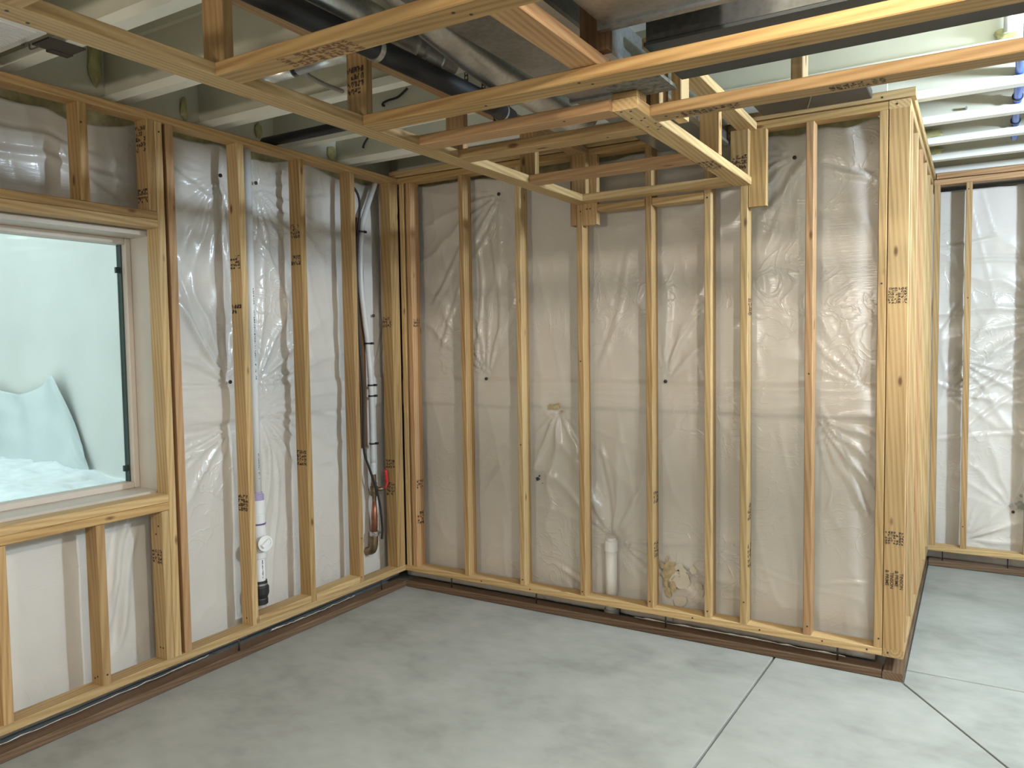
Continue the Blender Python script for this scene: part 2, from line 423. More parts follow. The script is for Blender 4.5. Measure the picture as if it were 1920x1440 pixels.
# ------------------------------------------------------------------ vapour barrier sheets
def vnoise(u, v, seed):
    rs = np.random.RandomState(seed); G = rs.rand(64, 64)
    iu = np.floor(u).astype(int); iv = np.floor(v).astype(int); fu = u - iu; fv = v - iv
    fu = fu * fu * (3 - 2 * fu); fv = fv * fv * (3 - 2 * fv)
    g = lambda a, b: G[a % 64, b % 64]
    return (g(iu, iv) * (1 - fu) + g(iu + 1, iv) * fu) * (1 - fv) + (g(iu, iv + 1) * (1 - fu) + g(iu + 1, iv + 1) * fu) * fv - 0.5
def sheet(name, u0, u1, z0, z1, to_world, pins, folds, seam, seed, label, step=0.011, mask=None, topdip=0.05, bulge=()):
    """wrinkled plastic sheet hung over insulation; u runs along the wall, height goes up, n comes out of the wall"""
    nu = int((u1 - u0) / step) + 1; nv = int((z1 - z0) / step) + 1
    U, V = np.meshgrid(np.linspace(u0, u1, nu), np.linspace(z0, z1, nv))
    H = 0.012 * vnoise(U * 2.1 + 9, V * 1.0, seed) + 0.004 * vnoise(U * 5 + 3, V * 2.2, seed + 1) + 0.0012 * vnoise(U * 17, V * 8, seed + 2)
    wr = vnoise(U * 9 + 2 * V, V * 2.0, seed + 3)
    H += 0.004 * (1 - np.abs(wr) * 4).clip(0, 1) ** 3
    rnd = random.Random(seed)
    for (pu, pz, amp, rad, cen, wid) in pins:
        amp *= 1.35      # radiating creases drawn to a fastener; cen/wid: direction and fan width
        du = U - pu; dv = V - pz; r = np.hypot(du, dv) + 1e-4; th = np.arctan2(dv, du)
        d = (th - cen + math.pi) % (2 * math.pi) - math.pi
        fan = np.exp(-(d / wid) ** 4) if wid < 3 else 1.0
        n = rnd.randint(15, 23); ph = rnd.random() * 6
        wob = th + 0.16 * vnoise(U * 8, V * 8, seed + 7) + 0.10 * np.sin(3 * th + ph)
        ridge = (1 - np.abs(np.sin(wob * n / 2 + ph))) ** 1.6 * (0.45 + 1.1 * (0.5 + vnoise(wob * n / 6.283 + ph, r * 3, seed + 8)))
        H += amp * fan * (ridge - 0.25) * np.exp(-(r / rad) ** 1.3) * np.minimum(r / 0.05, 1)
        H -= 0.012 * np.exp(-(r / 0.06) ** 2)
    for (a, b, c, d, amp, wd) in folds:            # long folds along a segment
        amp *= 0.62; wd *= 0.6
        L = math.hypot(c - a, d - b); tu, tv = (c - a) / L, (d - b) / L
        s = (U - a) * tu + (V - b) * tv; q = -(U - a) * tv + (V - b) * tu + 0.02 * np.sin(s * 7 + a * 9)
        e = np.clip(np.minimum(s, L - s) / 0.10 + 0.5, 0, 1)
        H += amp * e * (np.exp(-(q / wd) ** 2) - 0.6 * np.exp(-((q - 1.9 * wd) / wd) ** 2))
    for (bu, bz, ru, rz, amp) in bulge:
        H += amp * np.exp(-((U - bu) / ru) ** 2 - ((V - bz) / rz) ** 2)
    if seam:
        lo, hi = seam
        lo2 = lo + 0.012 * vnoise(U * 3, V * 0, seed + 11); hi2 = hi + 0.008 * vnoise(U * 3, V * 0, seed + 12)
        band = 1 / (1 + np.exp(-(V - lo2) / 0.004)) / (1 + np.exp((V - hi2) / 0.004))
        H = H * (1 - 0.5 * band) + 0.014 * band
        for f in (0.25, 0.55, 0.8):
            H += 0.0035 * band * np.exp(-((V - lo - (hi - lo) * f - 0.02 * vnoise(U * 2.5, V * 0, seed + int(f * 99))) / 0.008) ** 2) * (0.5 + vnoise(U * 4, V * 0 + f * 9, seed + 5))
    # scalloped upper edge
    top = (V - z0) / (z1 - z0)
    V = V + (topdip * (vnoise(U * 3.1, V * 0, seed + 21) + 0.5 * vnoise(U * 9, V * 0, seed + 22)) * top ** 6)
    H = H + 0.03 * top ** 30 * vnoise(U * 7, V * 0, seed + 23)
    idx = -np.ones((nv, nu), int); vs = []; fs = []
    ok = np.ones((nv, nu), bool) if mask is None else ~mask(U, V)
    k = 0
    for j in range(nv):
        for i in range(nu):
            if ok[j, i]:
                idx[j, i] = k; k += 1; vs.append(to_world(U[j, i], H[j, i], V[j, i]))
    for j in range(nv - 1):
        for i in range(nu - 1):
            q = (idx[j, i], idx[j, i + 1], idx[j + 1, i + 1], idx[j + 1, i])
            if min(q) >= 0: fs.append(q)
    base = Vector(vs[0]); vs = [(a - base[0], b - base[1], c - base[2]) for a, b, c in vs]
    me = bpy.data.meshes.new(name); me.from_pydata(vs, [], fs); me.update()
    o = link(name, me, POLY, None, base, smooth=True)
    m = o.modifiers.new('thickness', 'SOLIDIFY'); m.thickness = 0.002; m.offset = 0
    tag(o, label, 'plastic sheet')
    return o
def pins_on(o, pts, axis):
    for p in pts:
        lathe('fastener', p, axis, [(-0.004, 0.010), (0.002, 0.010), (0.005, 0.004)], NAILM, o, seg=10)
UPW = math.pi / 2
# left wall (u = y)
opening = lambda U, V: (U < WY1 + 0.005) & (V > WZ0 - 0.01) & (V < WZ1 + 0.01)
sl = sheet('vapor_barrier', -3.9, 0.13, 0.02, 2.645, lambda u, n, z: (-0.172 + n, u, z),
    [(-1.25, 2.50, 0.013, 0.42, -1.9, 1.3), (-1.02, 2.50, 0.015, 0.45, -1.0, 1.5), (-1.235, 1.42, 0.018, 0.62, 2.3, 1.2), (-1.23, 1.19, 0.014, 0.5, -2.4, 1.2),
     (-1.04, 1.40, 0.022, 0.60, 1.0, 1.1), (-1.03, 1.26, 0.020, 0.55, -0.6, 1.3), (-0.12, 1.42, 0.012, 0.4, 1.7, 1.2)],
    [(-1.6, 2.05, -1.27, 1.45, 0.022, 0.03), (-1.55, 1.85, -1.30, 1.55, 0.018, 0.025), (-1.62, 0.98, -1.28, 1.14, 0.016, 0.02),
     (-1.95, 0.45, -1.80, 0.85, 0.030, 0.035), (-1.90, 0.25, -1.77, 0.75, 0.026, 0.03), (-1.99, 0.28, -1.86, 0.6, 0.02, 0.03), (-1.06, 0.2, -0.99, 1.1, 0.016, 0.02),
     (-0.97, 0.2, -0.93, 1.0, 0.014, 0.02), (-2.9, 2.45, -1.75, 2.40, 0.018, 0.03), (-2.7, 2.52, -1.9, 2.50, 0.016, 0.02), (-1.0, 2.2, -0.75, 1.75, 0.010, 0.02),
     (-2.05, 2.5, -1.80, 2.30, 0.014, 0.02), (-1.62, 2.5, -1.3, 2.38, 0.014, 0.02), (-0.78, 2.40, -0.48, 2.52, 0.012, 0.02)],
    (1.215, 1.40), 11, 'wrinkled whitish plastic sheet behind the studs of the window wall', mask=opening, topdip=0.07)
pins_on(sl, [(-0.150, -1.25, 2.50), (-0.150, -1.02, 2.50), (-0.150, -1.232, 1.425), (-0.15, -0.09, 1.80)], (1, 0, 0))
# back wall (u = x)
sb = sheet('vapor_barrier', -0.12, 2.82, 0.02, 2.63, lambda u, n, z: (u, 0.165 - n, z),
    [(0.67, 2.53, 0.018, 0.75, -2.2, 1.1), (0.56, 1.385, 0.020, 0.60, 1.9, 0.9), (1.75, 1.385, 0.016, 0.55, 1.4, 1.0), (2.43, 2.52, 0.014, 0.4, -2.6, 1.4),
     (1.066, 1.21, 0.020, 0.65, -1.57, 1.0), (1.42, 0.46, 0.022, 0.75, 1.75, 1.0), (1.45, 0.45, 0.016, 0.6, -0.3, 0.6), (2.53, 1.22, 0.020, 0.50, -0.75, 0.9), (2.78, 1.36, 0.012, 0.35, 2.6, 0.8)],
    [(0.15, 1.9, 0.60, 2.48, 0.016, 0.028), (0.2, 1.6, 0.62, 2.40, 0.014, 0.025), (0.50, 1.45, 0.52, 2.2, 0.018, 0.022), (0.66, 1.6, 0.63, 2.35, 0.012, 0.025),
     (1.62, 0.55, 2.75, 0.30, 0.004, 0.012), (1.42, 0.5, 1.36, 1.0, 0.014, 0.02), (1.25, 0.7, 1.40, 0.48, 0.016, 0.02), (1.35, 1.45, 1.55, 2.1, 0.010, 0.03),
     (1.75, 1.45, 1.95, 1.75, 0.014, 0.02), (2.25, 2.25, 2.50, 2.5, 0.016, 0.03), (2.55, 2.42, 2.80, 2.35, 0.018, 0.025), (2.55, 1.25, 2.8, 0.75, 0.012, 0.02),
     (2.6, 0.35, 2.8, 0.40, 0.008, 0.012), (1.05, 0.25, 1.25, 0.12, 0.014, 0.02), (2.28, 2.1, 2.48, 2.52, 0.012, 0.03)],
    (1.215, 1.378), 31, 'wrinkled whitish plastic sheet behind the studs of the plain back wall', topdip=0.06, bulge=((1.425, 0.22, 0.09, 0.30, -0.03),))
pins_on(sb, [(0.558, 0.158, 1.384), (1.747, 0.158, 1.384), (2.427, 0.158, 2.52), (0.671, 0.158, 2.533)], (0, -1, 0))
# jog return (u = y), faces +x
sj = sheet('vapor_barrier', 0.18, 2.30, 0.02, 2.60, lambda u, n, z: (2.815 + n * 0.5, u, z), [], [], None, 51,
    'plastic sheet inside the narrow end wall seen edge on between its studs', step=0.04)
sf = sheet('vapor_barrier', 2.83, 5.6, 0.02, 2.62, lambda u, n, z: (u, 2.315 - n, z),
    [(3.46, 0.40, 0.012, 0.4, 1.2, 1.5), (3.12, 1.45, 0.022, 0.6, -1.1, 1.1), (3.05, 1.20, 0.018, 0.6, 0.5, 1.2), (3.75, 1.75, 0.018, 0.9, 3.3, 0.9), (3.18, 0.18, 0.014, 0.3, 0.5, 1.0)],
    [(3.0, 1.30, 3.14, 1.22, 0.015, 0.02), (3.2, 1.1, 3.6, 1.62, 0.020, 0.03), (3.2, 0.95, 3.6, 1.35, 0.016, 0.025), (3.0, 2.25, 3.3, 2.26, 0.014, 0.02), (3.0, 1.65, 3.14, 1.85, 0.014, 0.02),
     (3.0, 0.9, 3.5, 0.92, 0.010, 0.02), (3.2, 0.17, 3.4, 0.26, 0.014, 0.02), (3.2, 2.12, 3.5, 2.10, 0.010, 0.02)],
    None, 71, 'glossy bluish white plastic sheet behind the studs of the far right wall', topdip=0.05)
pins_on(sf, [(3.46, 2.305, 0.40)], (0, -1, 0))
# torn spots with the backing showing
def torn(name, parent, c, nrm_y, seed, rx, rz, n, mat):
    rnd = random.Random(seed); bm = bmesh.new()
    for i in range(n):
        ox = rnd.gauss(0, rx * 0.45) if i else 0; oz = rnd.gauss(0, rz * 0.45) if i else 0
        s = (0.55 if i == 0 else rnd.uniform(0.12, 0.38))
        m = rnd.randint(6, 9); vs = []
        for q in range(m):
            a = 2 * math.pi * q / m; rr = rnd.uniform(0.55, 1.1)
            vs.append(bm.verts.new((ox + rx * s * rr * math.cos(a), -0.003 - 0.0006 * i - (rnd.random() * 0.010 if i % 3 == 0 else 0), oz + rz * s * rr * math.sin(a))))
        bm.faces.new(vs)
    return tag(bm_obj(name, bm, mat, parent, c), kind='stuff')
torn('torn_patch', sb, (1.775, 0.150, 0.315), -1, 3, 0.075, 0.13, 16, TORN)
torn('torn_patch', sb, (1.83, 0.150, 0.27), -1, 5, 0.12, 0.11, 9, flat('torn_white', (0.66, 0.60, 0.50), 0.6))
torn('torn_patch', sb, (1.066, 0.150, 1.225), -1, 8, 0.06, 0.035, 9, TORN)
torn('torn_patch', sb, (0.935, 0.152, 0.774), -1, 9, 0.03, 0.025, 5, DARKMET)
torn('torn_patch', sf, (3.50, 2.305, 0.45), -1, 12, 0.06, 0.05, 9, GREYC)
# insulation batts peeping out over the sheets
def batt(lo, hi, along, seed, label):
    bm = bmesh.new(); bm_box(bm, lo, hi)
    bmesh.ops.subdivide_edges(bm, edges=[e for e in bm.edges if abs((e.verts[0].co - e.verts[1].co)[along]) > 0.2], cuts=60, use_grid_fill=True)
    rs = random.Random(seed)
    from mathutils import noise
    for v in bm.verts:
        p = v.co * 6; q = noise.noise_vector(p + Vector((seed, 0, 0)))
        v.co += q * 0.03
    base = Vector(lo)
    for v in bm.verts: v.co -= base
    return tag(bm_obj('insulation_batt', bm, INSUL, None, base, smooth=True), label, 'insulation')
batt((-0.262, -3.9, 2.34), (-0.215, 0.1, 2.70), 1, 2, 'yellowish fibre insulation showing over the plastic of the window wall')
batt((-0.05, 0.225, 2.34), (2.8, 0.30, 2.70), 0, 5, 'yellowish fibre insulation showing over the plastic of the back wall')

# ------------------------------------------------------------------ treated sills on the slab
def sill(name, pieces, label):
    t = thing(name, (pieces[0][0][0], pieces[0][1][0], 0), label, 'sill plank')
    for xr, yr, zr in pieces: stick('plank', t, xr, yr, zr, TREATED, c=0.004)
    return t
s1 = sill('sill_plank', [((-0.089, 0.0), (-3.9, -0.001), (0.001, 0.039))], 'dark brown treated plank on the slab below the window wall')
s2 = sill('sill_plank', [((0.001, 2.864), (0.0, 0.089), (0.001, 0.039))], 'dark brown treated plank on the slab below the long back wall')
s3_ = sill('sill_plank', [((2.867, 2.955), (-0.002, 2.137), (0.001, 0.039))], 'weathered treated plank showing its end grain under the wall corner post')
s4 = sill('sill_plank', [((2.96, 5.6), (2.14, 2.229), (0.001, 0.039))], 'dark treated plank on the slab below the far right wall')
# strip of liner film left under the plates
def film(name, pts, wdt, up, label):
    vs = []; fs = []; rnd = random.Random(len(pts) + int(abs(pts[0][1]) * 10))
    P = curve_pts(pts, 10)
    for p in P:
        a = 0.008 * rnd.random()
        vs += [(p + Vector(up) * wdt * (0.4 + 0.6 * rnd.random()) + Vector((0, 0, a))), p, p + Vector(up) * wdt * -0.6 + Vector((0, 0, -a))]
    for i in range(len(P) - 1):
        for j in range(2):
            s = i * 3 + j; fs.append([s, s + 1, s + 4, s + 3])
    base = vs[0].copy(); vs = [v - base for v in vs]
    me = bpy.data.meshes.new(name); me.from_pydata(vs, [], fs); me.update()
    o = link(name, me, POLY, None, base, smooth=True)
    m = o.modifiers.new('thickness', 'SOLIDIFY'); m.thickness = 0.002
    return tag(o, label, 'plastic film')
film('film_strip', [(-0.06, -3.6, 0.062), (-0.045, -3.0, 0.066), (-0.03, -2.4, 0.064), (-0.045, -1.9, 0.062), (-0.06, -1.5, 0.058)], 0.02, (1, 0, 0.35), 'crumpled plastic strip lying in the gap under the window wall')
film('film_strip', [(-0.05, -1.1, 0.058), (-0.03, -0.9, 0.062), (-0.04, -0.7, 0.058), (-0.05, -0.45, 0.056)], 0.02, (1, 0, 0.3), 'short crumpled plastic strip under the plate near the inside corner')
film('film_strip', [(1.6, 0.055, 0.054), (1.95, 0.045, 0.058), (2.3, 0.05, 0.056), (2.7, 0.045, 0.054)], 0.016, (0, -1, 0.3), 'white plastic strip lying in the gap under the back wall')

# ------------------------------------------------------------------ stud walls
ZB0, ZB1, ZT0, ZT1 = 0.109, 0.147, 2.645, 2.683
f1 = thing('stud_wall_frame', (0, -1.9, ZB0), 'pine stud wall frame with the window opening, along the left side', 'wall frame')
D = (-0.089, 0.0)
stick('bottom_plate', f1, D, (-3.9, -0.001), (ZB0, ZB1), PALE)
stick('top_plate', f1, D, (-3.9, 0.089), (ZT0, ZT1), PINE)
ST = {}
def stud1(y, z0=ZB1, z1=ZT0, mat=None, name='stud'):
    return stick(name, f1, D, (y, y + 0.038), (z0, z1), mat)
ST['king1'] = stud1(-1.721, mat=PALE, name='king_stud'); stud1(-1.664, mat=PINK, name='king_stud')
stud1(-1.260, mat=PALE); stud1(-0.846, mat=HONEY); stud1(-0.441, mat=PINE); stud1(-0.0405, mat=PINE); stud1(-0.0795, mat=HONEY)
stud1(-3.41, mat=PINE, name='king_stud'); stud1(-3.85, mat=PINE)
stick('gap_strip', f1, (-0.089, -0.03), (-1.6825, -1.6645), (ZB1, ZT0), BROWNSHADE, axis='z', c=0.001)  # dark recessed strip filling the gap between the king studs
for y in (-1.760, -2.070, -2.468, -2.875, -3.28):
    stud1(y, ZB1, 0.851, PALE if y > -1.8 else PINE, 'cripple_stud')
    stud1(y, 2.236, ZT0, PINE if y > -1.8 else HONEY, 'cripple_stud')
stick('window_sill_plate', f1, D, (-3.37, -1.722), (0.852, 0.889), HONEY)
stick('window_sill_plate', f1, D, (-3.37, -1.722), (0.890, 0.927), PALE)
stick('header', f1, D, (-3.37, -1.722), (2.160, 2.197), PALE)
stick('header', f1, D, (-3.37, -1.722), (2.198, 2.235), PINE)
stick('blocking', f1, D, (-1.221, -0.847), (ZB1 + 0.001, ZB1 + 0.038), PALE); stick('blocking', f1, D, (-0.807, -0.442), (ZB1 + 0.001, ZB1 + 0.038), PALE)
for y in (-1.339, -0.224): tube('spike', [(-0.02, y, 0.036), (-0.02, y, 0.112)], 0.0045, NAILM, f1, seg=6)
# stamps on the -y faces / fronts of the left studs
def stamp_side(y, x0, z, seed, w=0.075, h=0.09, rows=4, cols=4):
    return stamp(f1, (x0, y, z), (1, 0, 0), (0, 0, 1), w, h, rows, cols, seed)
stamp_side(-1.261, -0.083, 2.01, 1, h=0.07, rows=5); stamp_side(-1.261, -0.083, 1.78, 2, h=0.05, rows=2, cols=4); stamp_side(-1.261, -0.083, 0.75, 3)
stamp_side(-0.847, -0.083, 2.21, 4, h=0.08); stamp_side(-0.847, -0.083, 2.06, 5, h=0.06, rows=2); stamp_side(-0.847, -0.083, 0.93, 6)
stamp_side(-1.761, -0.083, 2.50, 7, h=0.12, rows=5); stamp_side(-1.761, -0.083, 2.27, 8, h=0.07, rows=2, cols=3); stamp_side(-1.761, -0.083, 0.60, 9, h=0.07, rows=4)
stamp_side(-0.080, -0.083, 0.80, 10, h=0.06, rows=3); stamp_side(-0.080, -0.083, 0.62, 11); stamp_side(-0.080, -0.083, 1.72, 12, h=0.07, rows=3)
nails(f1, [(0.0, -1.70, 2.60), (0.0, -2.05, 0.19), (0.0, -2.06, 2.56), (0.0, -0.42, 0.42), (0.0, -0.43, 0.18)], (1, 0, 0))
nails(f1, [(-0.03, -1.760, 0.20), (-0.05, -1.760, 0.20), (-0.04, -2.07, 0.18), (-0.06, -2.07, 0.17), (-0.05, -1.26, 0.18), (-0.03, -1.760, 0.78), (-0.05, -1.760, 0.74)], (0, -1, 0))

f2 = thing('stud_wall_frame', (1.4, 0, ZB0), 'long pine stud wall frame of the back wall, from inside corner to end post', 'wall frame')
D2 = (0.0, 0.089)
stick('bottom_plate', f2, (0.001, 2.865), D2, (ZB0, ZB1), PALE)
stick('top_plate', f2, (0.001, 2.865), D2, (ZT0, ZT1), HONEY)
stick('upper_top_plate', f2, (-0.06, 2.975), (-0.012, 0.077), (2.687, 2.726), PALE)
for x, m in ((0.009, PALE), (0.062, PINK), (0.475, PINE), (0.880, PALE), (1.285, PINE), (1.694, PINE), (2.014, PALE), (2.199, PALE), (2.510, PINK), (2.828, PINE)):
    stick('stud', f2, (x, x + 0.037), D2, (ZB1, ZT0), m)
stick('gap_strip', f2, (0.0465, 0.0615), (0.03, 0.089), (ZB1, ZT0), BROWNSHADE, axis='z', c=0.001)  # dark strip in the narrow gap between the two corner studs
stick('blocking', f2, (1.414, 1.692), D2, (2.333, 2.371), PALE); stick('blocking', f2, (1.733, 2.012), D2, (2.333, 2.371), PALE)
stick('cleat', f2, (1.323, 1.412), (0.0, 0.038), (2.262, 2.644), PINE); stick('cleat', f2, (1.246, 1.284), D2, (2.266, 2.644), PINK)
stick('cleat', f2, (2.237, 2.326), (0.0, 0.038), (2.270, 2.644), HONEY); stick('cleat', f2, (2.237, 2.275), (0.038, 0.089), (2.30, 2.644), PINE)
for x in (0.35, 0.977, 1.79, 2.666): tube('spike', [(x, 0.03, 0.036), (x, 0.03, 0.112)], 0.0045, NAILM, f2, seg=6)
def stamp_xside(x, y0, z, seed, w=0.07, h=0.08, rows=4, cols=3):
    return stamp(f2, (x, y0, z), (0, 1, 0), (0, 0, 1), w, h, rows, cols, seed)
stamp_xside(0.099, 0.008, 1.72, 20, h=0.06, rows=3, cols=4); stamp_xside(0.099, 0.008, 0.66, 21, h=0.06, rows=3, cols=4); stamp_xside(0.099, 0.008, 0.42, 22, h=0.09)
stamp_xside(1.731, 0.01, 0.72, 23, h=0.07, rows=3); stamp_xside(1.731, 0.01, 0.42, 24, h=0.09); stamp_xside(2.236, 0.01, 0.68, 25, h=0.09, rows=3); stamp_xside(2.236, 0.01, 0.43, 26, h=0.13, rows=5)
stamp_xside(2.236, 0.01, 1.73, 27, h=0.09)
nails(f2, [(0.90, 0, 0.18), (1.30, 0, 0.17), (1.71, 0, 0.18), (2.03, 0, 0.18), (2.22, 0, 0.26), (2.53, 0, 0.19), (2.85, 0, 0.19), (1.31, 0, 2.34), (2.03, 0, 2.34), (2.845, 0, 1.86), (0.9, 0, 1.0), (1.302, 0, 1.5), (2.53, 0, 1.44),
           (1.35, 0, 2.35), (1.37, 0, 2.35), (0.60, 0, 0.125), (0.95, 0, 0.128), (1.95, 0, 0.13), (2.3, 0, 0.13), (2.6, 0, 0.13), (2.80, 0, 0.128), (2.84, -0.012, 2.70)], (0, -1, 0))

f3 = thing('stud_wall_frame', (2.911, 1.0, ZB0), 'stud wall frame of the short return, its wide end post facing the room', 'wall frame')
D3 = (2.8675, 2.956)
stick('bottom_plate', f3, D3, (0.0, 2.138), (ZB0, ZB1), PALE)
stick('top_plate', f3, D3, (0.0, 2.229), (ZT0, ZT1), PALE)
stick('upper_top_plate', f3, (2.880, 2.969), (0.079, 2.229), (2.687, 2.726), PALE)
stick('end_post', f3, D3, (0.0, 0.038), (ZB1, ZT0), PINE)
stick('stud', f3, (2.8675, 2.952), (0.046, 0.084), (ZB1, ZT0), PALE)
for y in (0.122, 0.524, 0.926, 1.317, 1.72, 2.09): stick('stud', f3, D3, (y, y + 0.038), (ZB1, ZT0), PINK if y in (0.122, 0.926) else PALE)
for i, (tx, col) in enumerate((('& PRIME', 2.876), ('TINSON', 2.896), ('& PRIME', 2.916), ('TINSON', 2.936))):
    words(f3, tx, (col, 0.0, 0.525 if i % 2 == 0 else 0.515), (0, 0, -1), (1, 0, 0), 0.021)
stamp(f3, (2.872, 0, 0.645), (1, 0, 0), (0, 0, 1), 0.080, 0.065, 5, 7, 41)
stamp(f3, (2.872, 0, 1.765), (1, 0, 0), (0, 0, 1), 0.080, 0.075, 6, 6, 42)
nails(f3, [(2.89, 0, 0.13), (2.90, 0, 2.665)], (0, -1, 0))

f4 = thing('stud_wall_frame', (4.2, 2.14, ZB0), 'stud wall frame of the far right wall beyond the end post', 'wall frame')
D4 = (2.14, 2.229)
stick('bottom_plate', f4, (2.96, 5.6), D4, (ZB0, ZB1), PALE)
stick('top_plate', f4, (2.96, 5.6), D4, (ZT0, ZT1), PINK)
stick('upper_top_plate', f4, (2.975, 5.6), (2.136, 2.225), (2.687, 2.726), PINK)
for x in (2.960, 3.150, 3.515, 3.92, 4.33, 4.74, 5.14, 5.55): stick('stud', f4, (x, x + 0.037), D4, (ZB1, ZT0), PINE)
for x in (3.045, 3.43, 3.8): tube('spike', [(x, 2.17, 0.036), (x, 2.17, 0.112)], 0.0045, NAILM, f4, seg=6)
nails(f4, [(3.17, 2.14, 1.87), (3.165, 2.14, 2.60), (3.165, 2.14, 0.30)], (0, -1, 0))

# ------------------------------------------------------------------ soffit ladder frame under the ducts
f5 = thing('soffit_frame', (1.32, -1.8, 2.38), 'ladder of flat pine boards hung under the ducts and joists', 'ceiling frame')
Z0, Z1 = 2.380, 2.418
stick('rail', f5, (1.277, 1.366), (-3.9, -0.001), (Z0, Z1), PALE)
stick('rail', f5, (2.165, 2.254), (-1.508, -0.001), (Z0, Z1), PALE)
for y0, x0, x1, m in ((-3.064, 1.367, 4.4, PINE), (-2.460, 1.367, 4.4, HONEY), (-1.848, 1.367, 4.4, HONEY), (-1.530, 1.367, 2.164, PINK), (-1.265, 1.367, 2.164, PINE), (-0.675, 1.367, 2.164, PINK), (-0.090, 1.367, 2.164, PALE), (-1.392, 2.255, 4.4, PINE)):
    stick('crossbar', f5, (x0, x1), (y0, y0 + 0.089), (Z0, Z1), m)
stick('upper_rail', f5, (1.277, 1.366), (-3.9, -0.001), (ZT0, ZT1), PINK)
stick('upper_rail', f5, (2.190, 2.279), (-1.30, -0.001), (ZT0, ZT1), PALE)
stick('stretcher', f5, (2.180, 2.269), (-2.62, -1.766), (Z1 + 0.001, Z1 + 0.039), PINK)
for y in (-3.04, -2.43, -1.83, -1.23, -0.61, -0.042): stick('hanger_post', f5, (1.277, 1.366), (y, y + 0.038), (Z1, ZT0), PINE if y != -1.23 else PINK)
stick('hanger_post', f5, (2.165, 2.254), (-0.56, -0.522), (Z1, ZT0), PINE)
stick('hanger_post', f5, (2.160, 2.249), (-0.042, -0.004), (Z1, ZT0), HONEY)
stick('hanger_post', f5, (2.160, 2.198), (-1.25, -1.161), (Z1, ZT0), BROWNSHADE); stick('hanger_post', f5, (2.200, 2.238), (-1.25, -1.161), (Z1, ZT0), PINE)  # first post: shade on its face put into the wood colour
stick('hanger_post', f5, (2.262, 2.300), (-1.20, -1.111), (Z1, ZT0), PALE)
stick('hanger_post', f5, (2.207, 2.296), (-1.840, -1.802), (Z1 + 0.039, 2.738), BROWNSHADE)  # post in the duct's shadow, darkened by its colour
for x in (2.697, 3.325, 3.93): stick('hanger_post', f5, (x, x + 0.038), (-1.300, -1.211), (Z1, 2.739), PALE)
stick('packer', f5, (2.163, 2.252), (-1.506, -1.42), (Z1, 2.441), HONEY, axis='x')
# ink on the soffit boards
stamp(f5, (2.55, -1.375, Z0), (-1, 0, 0), (0, 1, 0), 0.20, 0.05, 3, 9, 61); stamp(f5, (2.98, -1.375, Z0), (-1, 0, 0), (0, 1, 0), 0.16, 0.05, 3, 8, 62)
stamp(f5, (1.60, -2.378, Z0), (1, 0, 0), (0, -1, 0), 0.26, 0.075, 4, 8, 63, INKRED)
stamp(f5, (2.17, -0.62, Z0), (0, 1, 0), (1, 0, 0), 0.17, 0.075, 4, 7, 64)
stamp(f5, (1.283, -1.8305, 2.50), (1, 0, 0), (0, 0, 1), 0.078, 0.10, 4, 5, 65)
stamp(f5, (2.168, -0.0425, 2.45), (1, 0, 0), (0, 0, 1), 0.075, 0.075, 3, 5, 66)
nails(f5, [(1.30, -2.93, Z0), (1.33, -2.99, Z0), (2.19, -1.49, Z0), (2.22, -1.48, Z0), (2.19, -1.40, Z0), (2.21, -1.36, Z0), (2.23, -1.38, Z0), (2.20, -1.27, Z0), (2.24, -1.25, Z0), (2.22, -1.22, Z0), (2.24, -1.30, Z0),
           (2.30, -1.36, Z0), (2.33, -1.33, Z0), (2.20, -0.60, Z0), (2.22, -0.57, Z0), (2.20, -1.83, Z0), (2.23, -1.80, Z0), (2.17, -2.43, Z0), (2.2, -2.4, Z0), (1.98, -1.5, Z0), (2.02, -1.22, Z0), (1.85, -1.80, Z0)], (0, 0, -1))
osb = boxes('osb_pad', [((2.166, -1.74, 2.4415), (2.362, -1.425, 2.4535))], OSBM, None); tag(osb, 'grey strand board scrap lying over the end of the short soffit rail', 'board')

# ------------------------------------------------------------------ window
win = thing('window_1', (-0.32, -2.5, WZ0), None, None, kind='structure')
T = 0.02
boxes('jamb', [((-0.335, WY1 - 0.001, WZ0), (-0.10, WY1 + T, WZ1))], VINYL, win); boxes('jamb', [((-0.335, WY0 - T, WZ0), (-0.10, WY0, WZ1))], VINYL, win)
boxes('head_jamb', [((-0.335, WY0 - T, WZ1), (-0.10, WY1 + T, WZ1 + T))], VINYL, win); boxes('stool', [((-0.335, WY0 - T, WZ0 - T), (-0.10, WY1 + T, WZ0))], VINYL, win)
fr = 0.030
boxes('window_frame', [((-0.335, WY1 - fr, WZ0), (-0.255, WY1 - 0.001, WZ1)), ((-0.335, WY0, WZ0), (-0.255, WY0 + fr, WZ1)),
                       ((-0.335, WY0 + fr, WZ0), (-0.255, WY1 - fr, WZ0 + fr)), ((-0.335, WY0 + fr, WZ1 - fr), (-0.255, WY1 - fr, WZ1))], VINYL, win, bevel=0.004)
e = fr + 0.006
boxes('glazing_bead', [((-0.318, WY1 - e, WZ0 + fr), (-0.285, WY1 - fr, WZ1 - fr)), ((-0.318, WY0 + fr, WZ0 + fr), (-0.285, WY0 + e, WZ1 - fr))], GASKET, win)
boxes('pane', [((-0.312, WY0 + e, WZ0 + fr), (-0.306, WY1 - e, WZ1 - fr))], PANE, win)
for z in (1.985, 1.03): boxes('clip', [((-0.306, WY1 - e - 0.020, z - 0.014), (-0.294, WY1 - e, z + 0.014))], GASKET, win)
